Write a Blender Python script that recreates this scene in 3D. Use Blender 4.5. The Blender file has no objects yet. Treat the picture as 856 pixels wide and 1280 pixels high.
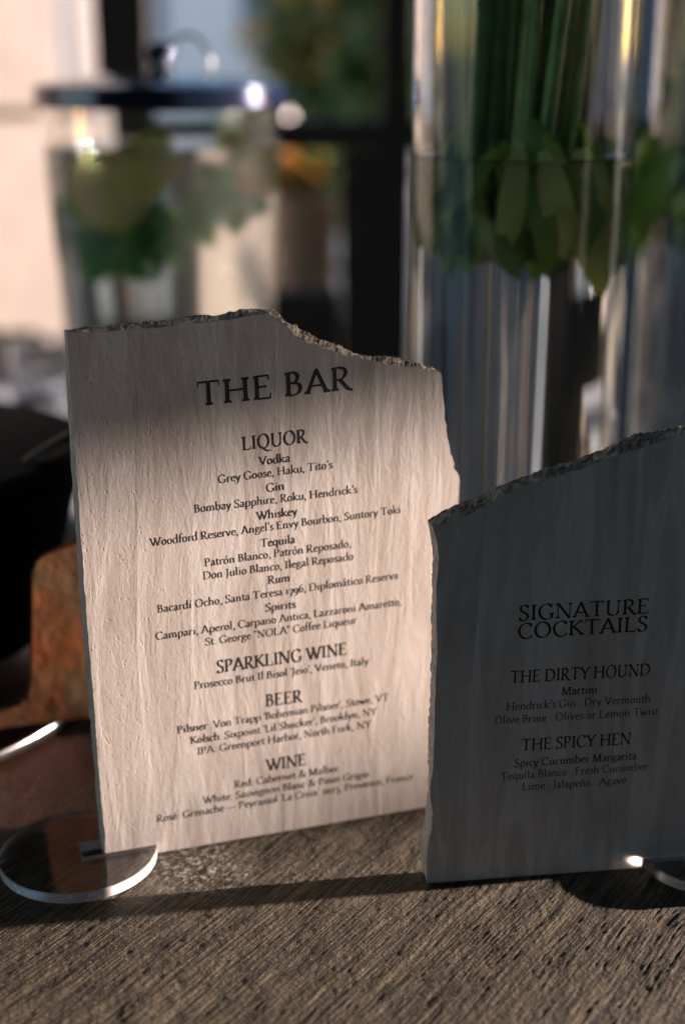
import bpy, bmesh, math, random
import numpy as np
from mathutils import Vector, Matrix
R = math.radians
sc = bpy.context.scene
C = sc.collection
random.seed(7)
rng = np.random.default_rng(7)

# ------------------------------------------------------------------ camera
CAM_H = 0.40; PITCH = 18.0; FPX = 1778.0
cd = bpy.data.cameras.new('camera'); cam = bpy.data.objects.new('camera', cd); C.objects.link(cam)
cam.location = (0, 0, CAM_H); cam.rotation_euler = (R(90 - PITCH), 0, 0)
cd.sensor_fit = 'VERTICAL'; cd.sensor_height = 36; cd.sensor_width = 24; cd.lens = 50.0
cd.clip_start = 0.02; cd.clip_end = 2000
cd.dof.use_dof = True; cd.dof.focus_distance = 0.684; cd.dof.aperture_fstop = 2.9
cd.dof.aperture_blades = 9; cd.dof.aperture_rotation = R(10)
sc.camera = cam

# ------------------------------------------------------------------ light
SUN_AZ, SUN_EL = 9.0, 7.3          # towards the sun: degrees from +X towards +Y, elevation
w = bpy.data.worlds.new('World'); sc.world = w; w.use_nodes = True
nt = w.node_tree
sky = nt.nodes.new('ShaderNodeTexSky'); sky.sky_type = 'NISHITA'; sky.sun_disc = False
sky.sun_elevation = R(SUN_EL); sky.sun_rotation = R(90 - SUN_AZ)
sky.air_density = 1.0; sky.dust_density = 0.6; sky.ozone_density = 2.2
nt.links.new(sky.outputs[0], nt.nodes['Background'].inputs[0])
nt.nodes['Background'].inputs[1].default_value = 0.11
sd = bpy.data.lights.new('sun', 'SUN'); sun = bpy.data.objects.new('sun', sd); C.objects.link(sun)
sd.energy = 5.0; sd.angle = R(0.75); sd.color = (1.0, 0.82, 0.735)
sv = Vector((math.cos(R(SUN_EL)) * math.cos(R(SUN_AZ)), math.cos(R(SUN_EL)) * math.sin(R(SUN_AZ)), math.sin(R(SUN_EL))))
sun.rotation_euler = sv.to_track_quat('Z', 'Y').to_euler(); sun.location = sv * 20
sc.view_settings.view_transform = 'Standard'; sc.view_settings.look = 'None'
sc.view_settings.exposure = 2.02; sc.view_settings.gamma = 1
sc.render.engine = 'CYCLES'
cy = sc.cycles
cy.max_bounces = 14; cy.transmission_bounces = 14; cy.glossy_bounces = 6; cy.diffuse_bounces = 3
cy.transparent_max_bounces = 8
cy.caustics_refractive = True; cy.caustics_reflective = False; cy.blur_glossy = 0.02
cy.sample_clamp_indirect = 0; cy.use_denoising = True

# ------------------------------------------------------------------ helpers
def at(px, py, Y):
    """point of the view ray through photo pixel (px,py) at depth y=Y (used to measure the place)"""
    u = (px - 428) / FPX; v = -(py - 640) / FPX; p = R(PITCH)
    d = Vector((u, math.cos(p) + v * math.sin(p), -math.sin(p) + v * math.cos(p)))
    return Vector((0, 0, CAM_H)) + d * (Y / d.y)
def ray(px, py):
    u = (px - 428) / FPX; v = -(py - 640) / FPX; p = R(PITCH)
    return Vector((u, math.cos(p) + v * math.sin(p), -math.sin(p) + v * math.cos(p)))
def on_table(px, py, z=0.0):
    d = ray(px, py); return Vector((0, 0, CAM_H)) + d * ((z - CAM_H) / d.z)

def link_mesh(name, verts, faces, mat=None, parent=None, smooth=False, mats=None, fm=None):
    me = bpy.data.meshes.new(name); me.from_pydata([tuple(v) for v in verts], [], faces)
    for m in (mats or ([mat] if mat else [])): me.materials.append(m)
    if fm: me.polygons.foreach_set('material_index', fm)
    if smooth: me.polygons.foreach_set('use_smooth', [True] * len(me.polygons))
    me.update()
    o = bpy.data.objects.new(name, me); C.objects.link(o)
    if parent: o.parent = parent
    return o
def bm_obj(name, bm, mat, parent=None, smooth=False):
    me = bpy.data.meshes.new(name); bm.normal_update(); bm.to_mesh(me); bm.free()
    for m in (mat if isinstance(mat, (list, tuple)) else [mat]): me.materials.append(m)
    if smooth: me.polygons.foreach_set('use_smooth', [True] * len(me.polygons))
    o = bpy.data.objects.new(name, me); C.objects.link(o)
    if parent: o.parent = parent
    return o
def thing(name, label, cat, loc=(0, 0, 0), rz=0.0, group=None):
    o = bpy.data.objects.new(name, None); C.objects.link(o); o.empty_display_size = 0.05
    o.location = loc; o.rotation_euler = (0, 0, rz); o['label'] = label; o['category'] = cat
    if group: o['group'] = group
    return o
def tag(o, label, cat, group=None):
    o['label'] = label; o['category'] = cat
    if group: o['group'] = group
    return o
def copy_tree(o, parent=None):
    c = o.copy(); C.objects.link(c); c.parent = parent
    for ch in list(o.children): copy_tree(ch, c)
    return c
def box(bm, x0, x1, y0, y1, z0, z1, bev=0.0, M=None):
    vs = [bm.verts.new(v) for v in ((x0,y0,z0),(x1,y0,z0),(x1,y1,z0),(x0,y1,z0),(x0,y0,z1),(x1,y0,z1),(x1,y1,z1),(x0,y1,z1))]
    fs = [bm.faces.new([vs[i] for i in f]) for f in ((3,2,1,0),(4,5,6,7),(0,1,5,4),(1,2,6,5),(2,3,7,6),(3,0,4,7))]
    if bev:
        es = list({e for f in fs for e in f.edges})
        r = bmesh.ops.bevel(bm, geom=es, offset=bev, segments=2, affect='EDGES', profile=0.6)
        vs = list({v for f in r['faces'] for v in f.verts} | {v for v in vs if v.is_valid})
    if M: bmesh.ops.transform(bm, matrix=M, verts=[v for v in vs if v.is_valid])
    return vs
def tube(bm, pts, radii, n=8, cap=True):
    pts = [Vector(p) for p in pts]; rings = []
    up = Vector((0.13, 0.31, 0.94))
    for i, p in enumerate(pts):
        t = (pts[min(i+1, len(pts)-1)] - pts[max(i-1, 0)]).normalized()
        a = t.cross(up)
        if a.length < 1e-3: a = t.cross(Vector((1, 0, 0)))
        a.normalize(); b = t.cross(a)
        r = radii[i] if hasattr(radii, '__len__') else radii
        rings.append([bm.verts.new(p + (a * math.cos(k*2*math.pi/n) + b * math.sin(k*2*math.pi/n)) * r) for k in range(n)])
    for i in range(len(rings)-1):
        for k in range(n):
            bm.faces.new((rings[i][k], rings[i][(k+1) % n], rings[i+1][(k+1) % n], rings[i+1][k]))
    if cap:
        bm.faces.new(rings[0][::-1]); bm.faces.new(rings[-1])
def lathe(bm, prof, n=64, c=(0, 0, 0), closed=False):
    """prof: (r,z) list; r=0 at an end makes a pole"""
    rings = []; pf = []
    for i, a in enumerate(prof):                      # support loops keep smooth normals true on long walls
        pf.append(a); b = prof[(i+1) % len(prof)]
        if i == len(prof)-1 and not closed: break
        L = math.hypot(b[0]-a[0], b[1]-a[1])
        if L > .012:
            for t in (.0012/L, 1-.0012/L): pf.append((a[0]+(b[0]-a[0])*t, a[1]+(b[1]-a[1])*t))
    for r, z in pf:
        if r < 1e-6: rings.append([bm.verts.new((c[0], c[1], c[2] + z))])
        else: rings.append([bm.verts.new((c[0] + r*math.cos(2*math.pi*k/n), c[1] + r*math.sin(2*math.pi*k/n), c[2] + z)) for k in range(n)])
    idx = list(range(len(rings))) + ([0] if closed else [])
    for i, j in zip(idx[:-1], idx[1:]):
        A, B = rings[i], rings[j]
        for k in range(n):
            q = (k+1) % n
            if len(A) == 1 and len(B) == 1: continue
            if len(A) == 1: bm.faces.new((A[0], B[q], B[k]))
            elif len(B) == 1: bm.faces.new((A[k], A[q], B[0]))
            else: bm.faces.new((A[k], A[q], B[q], B[k]))
    bmesh.ops.recalc_face_normals(bm, faces=bm.faces[:])

# ------------------------------------------------------------------ materials
def mat(name):
    m = bpy.data.materials.new(name); m.use_nodes = True
    return m, m.node_tree, m.node_tree.nodes['Principled BSDF']
def N(t, kind, **kw):
    n = t.nodes.new('ShaderNode' + kind)
    for k, v in kw.items():
        if k.startswith('i_'):
            key = k[2:]
            n.inputs[int(key) if key.isdigit() else key.replace('_', ' ')].default_value = v
        else: setattr(n, k, v)
    return n
def coords(t, scale=(1, 1, 1), rot=(0, 0, 0)):
    tc = N(t, 'TexCoord'); mp = N(t, 'Mapping'); mp.inputs['Scale'].default_value = scale; mp.inputs['Rotation'].default_value = rot
    t.links.new(tc.outputs['Object'], mp.inputs['Vector']); return mp.outputs[0]
def noise(t, vec, scale, detail=4, rough=0.55, dist=0.0):
    n = N(t, 'TexNoise'); n.inputs['Scale'].default_value = scale; n.inputs['Detail'].default_value = detail
    n.inputs['Roughness'].default_value = rough; n.inputs['Distortion'].default_value = dist
    t.links.new(vec, n.inputs['Vector']); return n.outputs['Fac']
def ramp(t, fac, stops, interp='LINEAR'):
    r = N(t, 'ValToRGB'); r.color_ramp.interpolation = interp
    el = r.color_ramp.elements
    while len(el) < len(stops): el.new(0.5)
    for e, (p, c) in zip(el, stops):
        e.position = p; e.color = (*c, 1) if hasattr(c, '__len__') else (c, c, c, 1)
    t.links.new(fac, r.inputs[0]); return r.outputs[0]
def mix(t, fac, a, b, mode='MIX'):
    m = N(t, 'Mix', data_type='RGBA', blend_type=mode)
    for s, v in ((m.inputs[0], fac), (m.inputs[6], a), (m.inputs[7], b)):
        if isinstance(v, (int, float)): s.default_value = v
        elif isinstance(v, tuple): s.default_value = (*v, 1)
        else: t.links.new(v, s)
    return m.outputs[2]
def math_(t, op, a, b=0.0, c=None):
    m = N(t, 'Math', operation=op)
    for i, v in enumerate((a, b) if c is None else (a, b, c)):
        if isinstance(v, (int, float)): m.inputs[i].default_value = v
        else: t.links.new(v, m.inputs[i])
    return m.outputs[0]
def bump(t, b, h, dist, strength=1.0, prev=None):
    n = N(t, 'Bump'); n.inputs['Distance'].default_value = dist; n.inputs['Strength'].default_value = strength
    t.links.new(h, n.inputs['Height'])
    if prev: t.links.new(prev, n.inputs['Normal'])
    if b: t.links.new(n.outputs[0], b.inputs['Normal'])
    return n.outputs[0]
def simple(name, col, rough=0.5, metal=0.0, var=0.15, scale=20, spec=0.5, bm_=0.0):
    m, t, b = mat(name); v = coords(t); f = noise(t, v, scale, 5)
    lo = tuple(max(0, c*(1-var)) for c in col); hi = tuple(min(1, c*(1+var)) for c in col)
    t.links.new(ramp(t, f, [(0.3, lo), (0.7, hi)]), b.inputs['Base Color'])
    b.inputs['Roughness'].default_value = rough; b.inputs['Metallic'].default_value = metal
    b.inputs['Specular IOR Level'].default_value = spec
    if bm_: bump(t, b, noise(t, v, scale*4, 5), bm_)
    return m
def glass(name, ior=1.5, rough=0.0, col=(1, 1, 1)):
    m, t, b = mat(name); b.inputs['Transmission Weight'].default_value = 1; b.inputs['IOR'].default_value = ior
    b.inputs['Roughness'].default_value = rough; b.inputs['Base Color'].default_value = (*col, 1); return m

def stone_face():
    m, t, b = mat('travertine_face')
    v = coords(t, (1, 1, 1))
    warp = noise(t, coords(t, (22, 22, 9)), 1.0, 2)
    vb = coords(t, (72, 20, 9.0)); vb2 = coords(t, (190, 60, 58)); vb3 = coords(t, (560, 100, 330))
    band = noise(t, vb, 1.0, 4, 0.55, 1.5); fine = noise(t, vb2, 1.0, 4, 0.6, 1.3); grit = noise(t, vb3, 1.0, 3, 0.7)
    c1 = ramp(t, band, [(0.28, (.44, .365, .31)), (0.42, (.55, .475, .415)), (0.52, (.61, .54, .48)), (0.60, (.735, .67, .605)), (0.67, (.65, .58, .52)), (0.76, (.75, .69, .62))])
    c2 = mix(t, ramp(t, fine, [(0.35, 0.0), (0.7, 1.0)]), c1, (.64, .57, .51))
    c3 = mix(t, 0.62, c1, c2)
    # pits, densest towards the left edge of the slab
    vo = N(t, 'TexVoronoi'); vo.inputs['Scale'].default_value = 420; t.links.new(coords(t, (1.2, 1, .8)), vo.inputs['Vector'])
    pit = ramp(t, vo.outputs['Distance'], [(0.0, 1.0), (0.22, 0.5), (0.34, 0.0)])
    gate = ramp(t, noise(t, v, 130, 2), [(0.50, 0.0), (0.60, 1.0)])
    sep = N(t, 'SeparateXYZ'); t.links.new(v, sep.inputs[0])
    leftm = N(t, 'MapRange'); leftm.inputs[1].default_value = 0.0; leftm.inputs[2].default_value = 0.075
    leftm.inputs[3].default_value = 1.0; leftm.inputs[4].default_value = 0.10; t.links.new(sep.outputs[0], leftm.inputs[0])
    pits = math_(t, 'MULTIPLY', math_(t, 'MULTIPLY', pit, gate), leftm.outputs[0])
    t.links.new(mix(t, math_(t, 'MULTIPLY', pits, 0.35), c3, (.30, .25, .22)), b.inputs['Base Color'])
    b.inputs['Roughness'].default_value = 0.62; b.inputs['Specular IOR Level'].default_value = 0.3
    n1 = bump(t, None, band, 0.00024)
    n2 = bump(t, None, fine, 0.00013, 1, n1)
    n3 = bump(t, None, grit, 0.00008, 1, n2)
    n4 = bump(t, None, noise(t, coords(t, (700, 900, 500)), 1.0, 4, .7), 0.00007, 1, n3)
    inv = math_(t, 'SUBTRACT', 1.0, pits)
    bump(t, b, inv, 0.00011, 1, n4)
    return m
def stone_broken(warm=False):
    m, t, b = mat('travertine_broken_sunlit' if warm else 'travertine_broken')
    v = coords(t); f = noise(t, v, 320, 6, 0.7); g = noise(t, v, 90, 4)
    if warm: f_lo, f_hi, f_m = (.24, .19, .145), (.60, .49, .38), (.78, .66, .52)  # lighter copy: sunlight on the right top edge put into the colour
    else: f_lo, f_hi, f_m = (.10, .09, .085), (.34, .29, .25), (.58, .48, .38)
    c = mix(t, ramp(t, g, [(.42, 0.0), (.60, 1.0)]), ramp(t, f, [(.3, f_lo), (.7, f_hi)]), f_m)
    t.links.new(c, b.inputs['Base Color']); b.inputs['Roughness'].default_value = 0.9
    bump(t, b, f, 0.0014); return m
def stone_side():
    m, t, b = mat('travertine_sawn_side')
    v = coords(t); f = noise(t, v, 140, 6, 0.6)
    t.links.new(ramp(t, f, [(.3, (.40, .34, .31)), (.7, (.58, .50, .45))]), b.inputs['Base Color'])
    b.inputs['Roughness'].default_value = 0.8; bump(t, b, f, 0.0004); return m
def table_wood():
    m, t, b = mat('weathered_wood')
    ROT = (0, 0, R(-57))
    v = coords(t); vg = coords(t, (6, 190, 10), ROT); vf = coords(t, (30, 900, 30), ROT)
    # Mapping rotates first then scales: X along the grain, Y across
    for vec in (vg, vf): vec.node.vector_type = 'TEXTURE'
    vg.node.inputs['Rotation'].default_value = (0, 0, R(57)); vg.node.inputs['Scale'].default_value = (1/6, 1/190, 1)
    vf.node.inputs['Rotation'].default_value = (0, 0, R(57)); vf.node.inputs['Scale'].default_value = (1/35, 1/850, 1)
    g = noise(t, vg, 1, 5, 0.6, 0.4); f = noise(t, vf, 1, 4, 0.65); p = noise(t, v, 11, 5, 0.6); q = noise(t, v, 420, 4, 0.7)
    c = ramp(t, g, [(.34, (.007, .005, .003)), (.47, (.032, .024, .014)), (.58, (.100, .077, .048)), (.70, (.235, .188, .126))])
    c = mix(t, ramp(t, p, [(.40, 0.0), (.56, .85)]), c, (.026, .019, .011))
    c = mix(t, ramp(t, f, [(.45, .0), (.62, .75)]), c, (.20, .158, .102)); c = mix(t, ramp(t, f, [(.36, .85), (.47, .0)]), c, (.012, .008, .005))
    c = mix(t, ramp(t, q, [(.62, .0), (.74, .7)]), c, (.30, .26, .20))
    c = mix(t, ramp(t, noise(t, v, 900, 2, .8), [(.67, .0), (.73, .85)]), c, (.62, .58, .51))
    # chalky dust left beside the stand
    dst = N(t, 'VectorMath', operation='DISTANCE'); t.links.new(v, dst.inputs[0]); dp = on_table(252, 1082); dst.inputs[1].default_value = (dp.x, dp.y, .9)
    dm = N(t, 'MapRange'); dm.inputs[1].default_value = .006; dm.inputs[2].default_value = .034; dm.inputs[3].default_value = 1; dm.inputs[4].default_value = 0; t.links.new(dst.outputs['Value'], dm.inputs[0])
    c = mix(t, math_(t, 'MULTIPLY', dm.outputs[0], ramp(t, noise(t, v, 260, 5, .75), [(.50, 0.), (.60, .85)])), c, (.62, .58, .52))
    d2 = N(t, 'VectorMath', operation='DISTANCE'); t.links.new(v, d2.inputs[0]); d2.inputs[1].default_value = (-.215, .735, .9)
    dm2 = N(t, 'MapRange'); dm2.inputs[1].default_value = .06; dm2.inputs[2].default_value = .11; dm2.inputs[3].default_value = .85; dm2.inputs[4].default_value = 0; t.links.new(d2.outputs['Value'], dm2.inputs[0])
    c = mix(t, dm2.outputs[0], c, mix(t, f, (.05, .014, .006), (.20, .060, .022)))       # reddish brown tone round the tray
    t.links.new(c, b.inputs['Base Color'])
    t.links.new(ramp(t, p, [(.3, .48), (.7, .72)]), b.inputs['Roughness']); b.inputs['Specular IOR Level'].default_value = 0.22
    n1 = bump(t, None, f, 0.0009); n2 = bump(t, None, q, 0.0015, 1, n1)
    bump(t, b, noise(t, v, 1300, 3, .7), 0.00035, 1, n2)
    return m
M_FACE, M_BROKEN, M_SIDE, M_TABLE = stone_face(), stone_broken(), stone_side(), table_wood()
M_INK = simple('dark_brown_ink', (.022, .018, .014), 0.55, var=.3, scale=900)
M_INK2 = simple('brown_black_ink', (.012, .008, .005), 0.6, var=.3, scale=900)
M_ACR = glass('clear_acrylic', 1.49, 0.0, (.985, .99, .99))
def acrylic_edge(nm='laser_cut_acrylic_edge', tw=.42, r0=.16, r1=.30):
    m, t, b = mat(nm)
    v = coords(t); f = noise(t, v, 260, 4)
    b.inputs['Transmission Weight'].default_value = tw; b.inputs['IOR'].default_value = 1.49
    t.links.new(ramp(t, f, [(.3, r0), (.7, r1)]), b.inputs['Roughness'])
    b.inputs['Base Color'].default_value = (.93, .91, .92, 1); return m
M_ACRE = acrylic_edge(); M_ACRC = acrylic_edge('polished_acrylic_edge', .90, .09, .15)
M_VGLASS = glass('vase_glass', 1.5, 0.0, (.97, .985, .98)); M_WATER = glass('water', 1.333, 0.0, (.985, .995, .985))
M_JAR = glass('jar_glass', 1.48, 0.02, (.97, .98, .97)); M_TUMB = glass('cut_glass', 1.5, 0.025, (.97, .98, 1.0))

# ------------------------------------------------------------------ stroke font in an old-style roman
class Pen:
    def __init__(s, W, hair): s.W, s.h, s.polys, s.ox, s.cap = W, hair, [], 0.0, False
    def wid(s, dx, dy, k=1.0):
        a = math.atan2(dy, dx); return (s.h + (s.W - s.h) * abs(math.sin(a - R(16)))) * k
    def poly(s, pts): s.polys.append([(x + s.ox, y) for x, y in pts])
    def strip(s, pts, k=1.0, fixed=None):
        L, Rr = [], []
        for i, (x, y) in enumerate(pts):
            a, b = pts[max(i-1, 0)], pts[min(i+1, len(pts)-1)]
            dx, dy = b[0]-a[0], b[1]-a[1]; l = math.hypot(dx, dy) or 1
            wd = (fixed or s.wid(dx, dy, k)) / 2
            L.append((x - dy/l*wd, y + dx/l*wd)); Rr.append((x + dy/l*wd, y - dx/l*wd))
        for i in range(len(pts)-1): s.poly([L[i], Rr[i], Rr[i+1], L[i+1]])
    def c(s, *P, k=1.0):                     # smooth stroke through points
        Q = [P[0]] + list(P) + [P[-1]]; out = []
        for i in range(1, len(Q)-2):
            for j in range(5):
                t = j/5; o = []
                for d in (0, 1):
                    a, b, c_, e = Q[i-1][d], Q[i][d], Q[i+1][d], Q[i+2][d]
                    o.append(.5*((2*b) + (c_-a)*t + (2*a-5*b+4*c_-e)*t*t + (3*b-a-3*c_+e)*t**3))
                out.append(tuple(o))
        out.append(P[-1]); s.strip(out, k)
    def l(s, x0, y0, x1, y1, k=1.0, fixed=None): s.strip([(x0, y0), (x1, y1)], k, fixed)
    def v(s, x, y0, y1, k=1.0): s.strip([(x, y0), (x, y1)], 1, s.W*k)
    def h_(s, x0, x1, y): s.strip([(x0, y), (x1, y)], 1, s.h*1.5)
    def e(s, cx, cy, rx, ry):
        pts = [(cx + rx*math.cos(a), cy + ry*math.sin(a)) for a in [2*math.pi*i/28 for i in range(29)]]
        L, Rr = [], []
        for i, (x, y) in enumerate(pts):
            a, b = pts[(i-1) % 28], pts[(i+1) % 28]; dx, dy = b[0]-a[0], b[1]-a[1]; q = math.hypot(dx, dy)
            wd = s.wid(dx, dy)/2; L.append((x - dy/q*wd, y + dx/q*wd)); Rr.append((x + dy/q*wd, y - dx/q*wd))
        for i in range(28): s.poly([L[i], Rr[i], Rr[i+1], L[i+1]])
    def f(s, x, y, up=1, hw=None, l=1, r=1):   # bracketed serif, up=1 for feet, -1 for heads
        hw = (hw or (92 if s.cap else 64))*(1.12 if s.cap else 1)
        W = s.W/2; t = s.h*1.1; b = 40
        s.poly([(x-hw*l if l else x-W, y), (x+hw*r if r else x+W, y), (x+hw*r if r else x+W, y+t*up), (x+W, y+(t+b)*up), (x-W, y+(t+b)*up), (x-hw*l if l else x-W, y+t*up)][::up])
    def fl(s, x, y):                          # flag serif at the head of a lower-case stem
        s.poly([(x-s.W/2-58, y-42), (x+s.W/2, y-30), (x+s.W/2, y+12), (x-s.W/2+4, y-8)])
    def tk(s, x, y, x1, y1, w=50):            # wedge at the end of an arm
        s.poly([(x-w/2, y), (x+w/2, y), (x1+12, y1), (x1-12, y1)] if y1 > y else [(x1-12, y1), (x1+12, y1), (x+w/2, y), (x-w/2, y)])
    def d(s, x, y, r): s.poly([(x + r*math.cos(i*math.pi/5), y + r*math.sin(i*math.pi/5)) for i in range(10)])
def glyph(p, ch):
    """draws ch with pen p at p.ox, returns the advance"""
    v, l, c, f, h_, e, tk, d, fl = p.v, p.l, p.c, p.f, p.h_, p.e, p.tk, p.d, p.fl
    acc = {'é': ('e', 'a', 200), 'ó': ('o', 'a', 220), 'í': ('í', 'a', 125), 'á': ('a', 'a', 200), 'ö': ('o', 'u', 220), 'ñ': ('n', 't', 250)}
    if ch in acc:
        b, k, x = acc[ch]
        if b == 'í': v(125, 0, 400); f(125, 0); fl(125, 400); adv = 250
        else: adv = glyph(p, b)
        if k == 'a': p.poly([(x-30, 478), (x+12, 462), (x+125, 640), (x+50, 665)])
        elif k == 'u': d(x-72, 545, 36); d(x+72, 545, 36)
        else: c((x-110, 510), (x-50, 565), (x+30, 520), (x+105, 575))
        return adv
    if ch == ' ': return 215
    if ch == 'A': l(52, 0, 318, 640); l(300, 645, 588, 0); h_(135, 470, 205); f(52, 0, hw=75); f(588, 0, hw=85); return 640
    if ch == 'B': v(125, 0, 630); c((125, 612), (255, 612), (362, 555), (372, 465), (322, 375), (220, 335), (125, 335)); c((125, 335), (275, 335), (410, 285), (440, 170), (378, 55), (250, 17), (125, 17)); f(125, 0, hw=82, r=0); f(125, 630, -1, hw=82, r=0); return 525
    if ch in 'CG':
        c((560, 500), (490, 590), (360, 630), (200, 575), (90, 440), (78, 265), (150, 105), (290, 8), (430, -2), (530, 45), (585, 115)); tk(562, 480, 566, 640)
        if ch == 'G': v(575, 25, 245); f(575, 262, -1, 88); return 690
        return 625
    if ch == 'D': v(125, 0, 630); c((125, 612), (315, 615), (490, 560), (605, 420), (612, 230), (510, 75), (330, 17), (125, 17)); f(125, 0, hw=82, r=0); f(125, 630, -1, hw=82, r=0); return 705
    if ch in 'EF':
        v(125, 0, 630); h_(125, 440, 613); h_(125, 365, 330); tk(440, 622, 446, 490); tk(368, 375, 368, 280, 16); f(125, 630, -1, 82, r=0)
        if ch == 'E': h_(125, 465, 17); tk(462, 8, 490, 155); f(125, 0, hw=82, r=0); return 535
        f(125, 0, hw=90); return 500
    if ch == 'H': v(130, 0, 630); v(610, 0, 630); h_(130, 610, 325); [f(x, y, s_) for x in (130, 610) for y, s_ in ((0, 1), (630, -1))]; return 740
    if ch == 'I': v(145, 0, 630); f(145, 0); f(145, 630, -1); return 290
    if ch == 'J': c((160, 620), (160, 300), (158, 60), (120, -80), (20, -165)); f(160, 630, -1); return 290
    if ch == 'K': v(125, 0, 630); l(500, 620, 150, 310); l(215, 385, 560, 15); f(125, 0); f(125, 630, -1); f(500, 630, -1, 70); f(575, 0, 1, 80); return 625
    if ch == 'L': v(125, 0, 630); h_(125, 450, 17); tk(450, 8, 478, 165); f(125, 0, hw=82, r=0); f(125, 630, -1); return 505
    if ch == 'M': l(125, 0, 165, 630); l(150, 640, 412, 20); l(412, 20, 665, 630); v(700, 0, 630); f(120, 0); f(700, 0); f(120, 630, -1, 60, r=0); f(705, 630, -1, 80); return 835
    if ch == 'N': v(125, 0, 600, .45); l(105, 635, 605, -5); v(608, 0, 630, .45); f(125, 0, 1, 75); f(85, 630, -1, 60); f(608, 630, -1, 78); return 725
    if ch == 'O': e(365, 315, 288, 318); return 730
    if ch == 'Q': e(365, 315, 288, 318); c((330, 0), (430, -85), (580, -150), (790, -140)); return 730
    if ch in 'PR':
        v(125, 0, 630); c((125, 612), (270, 612), (400, 555), (420, 450), (350, 340), (230, 295), (125, 300)); f(125, 0); f(125, 630, -1, 82, r=0)
        if ch == 'P': return 505
        c((260, 305), (380, 150), (490, 30), (610, -12)); return 590
    if ch == 'S': c((385, 520), (345, 598), (240, 628), (130, 585), (98, 485), (150, 385), (260, 320), (370, 235), (388, 125), (320, 22), (200, -2), (110, 30), (68, 110)); tk(388, 495, 392, 640); tk(70, 140, 62, -10); return 465
    if ch == 'T': v(310, 0, 625); h_(40, 580, 613); tk(44, 622, 30, 480); tk(576, 622, 592, 480); f(310, 0, 1, 90); return 620
    if ch == 'U': c((135, 620), (135, 230), (175, 70), (340, 0), (500, 60), (555, 190)); v(560, 180, 630, .5); f(135, 630, -1, 85); f(560, 630, -1, 75); return 690
    if ch == 'V': l(55, 625, 325, -5); l(320, -5, 580, 625); f(55, 630, -1, 80); f(580, 630, -1, 72); return 640
    if ch == 'W': l(55, 625, 300, -5); l(296, -5, 500, 600); l(420, 625, 660, -5); l(656, -5, 885, 625); f(55, 630, -1, 80); f(430, 630, -1, 78); f(885, 630, -1, 70); return 940
    if ch == 'Y': l(55, 625, 300, 290); l(300, 290, 540, 625); v(300, 0, 310); f(300, 0); f(55, 630, -1, 80); f(540, 630, -1, 72); return 600
    if ch == 'a': c((85, 315), (120, 385), (205, 403), (280, 360), (298, 270), (298, 90), (330, 15), (395, 28)); c((298, 240), (180, 210), (80, 150), (80, 55), (150, 2), (235, 30), (298, 95)); return 405
    if ch == 'b': v(98, 20, 705); c((98, 320), (190, 395), (320, 390), (410, 290), (410, 140), (325, 20), (205, 2), (98, 45)); fl(98, 700); return 480
    if ch == 'c': c((335, 325), (280, 392), (195, 400), (95, 320), (72, 190), (130, 50), (240, 5), (360, 75)); d(325, 330, 34); return 385
    if ch == 'd': v(385, 20, 705); c((385, 340), (300, 400), (180, 385), (80, 280), (75, 140), (150, 20), (260, 8), (385, 80)); fl(385, 700); f(400, 0, 1, 70, l=0); return 490
    if ch == 'e': h_(80, 335, 232); c((338, 232), (320, 340), (215, 400), (120, 345), (75, 200), (120, 55), (225, 3), (310, 25), (365, 90)); return 400
    if ch == 'f': c((130, 0), (130, 300), (132, 520), (170, 650), (260, 700), (335, 660)); d(325, 655, 32); h_(40, 275, 388); f(130, 0); return 285
    if ch == 'g': e(200, 275, 118, 125); c((290, 350), (345, 385), (420, 372)); c((125, 165), (88, 95), (140, 45), (270, 35), (375, 0), (385, -90), (300, -175), (180, -195), (75, -150), (60, -75), (130, 25)); return 425
    if ch == 'h': v(98, 0, 705); c((98, 300), (185, 380), (285, 392), (370, 320), (385, 180), (385, 20)); f(98, 0, hw=70); f(385, 0, hw=70); fl(98, 700); return 490
    if ch in 'iı': v(125, 0, 400); f(125, 0); fl(125, 400); d(122, 560, 42); return 250
    if ch == 'k': v(98, 0, 705); l(370, 390, 110, 185); l(170, 235, 420, 10); f(98, 0, hw=70); f(430, 0, 1, 65); f(370, 400, -1, 62); fl(98, 700); return 475
    if ch == 'l': v(120, 0, 705); f(120, 0); fl(120, 700); return 240
    if ch == 'm':
        v(105, 0, 400); fl(105, 400); f(105, 0, hw=68)
        for x in (105, 370): c((x, 300), (x+80, 380), (x+165, 392), (x+245, 320), (x+265, 180), (x+265, 20)); f(x+265, 0, hw=68)
        return 745
    if ch == 'n': v(105, 0, 400); fl(105, 400); c((105, 300), (190, 380), (285, 392), (370, 320), (388, 180), (388, 20)); f(105, 0, hw=70); f(388, 0, hw=70); return 500
    if ch == 'o': e(222, 200, 155, 200); return 445
    if ch == 'p': v(105, -230, 400); fl(105, 400); c((105, 330), (200, 395), (325, 390), (415, 290), (415, 140), (330, 20), (215, 2), (105, 45)); f(105, -235); return 485
    if ch == 'q': v(385, -230, 400); c((385, 340), (300, 400), (180, 385), (80, 280), (75, 140), (150, 20), (260, 8), (385, 80)); f(385, -235); return 480
    if ch == 'r': v(105, 0, 400); fl(105, 400); f(105, 0); c((105, 290), (180, 375), (260, 400), (310, 375)); d(300, 362, 36); return 340
    if ch == 's': c((270, 320), (235, 385), (165, 400), (90, 355), (95, 275), (180, 210), (270, 145), (278, 65), (205, 3), (120, 10), (65, 80)); return 330
    if ch == 't': c((125, 500), (125, 250), (130, 80), (180, 5), (285, 55)); h_(35, 265, 388); l(60, 395, 150, 520, fixed=26); return 285
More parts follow.
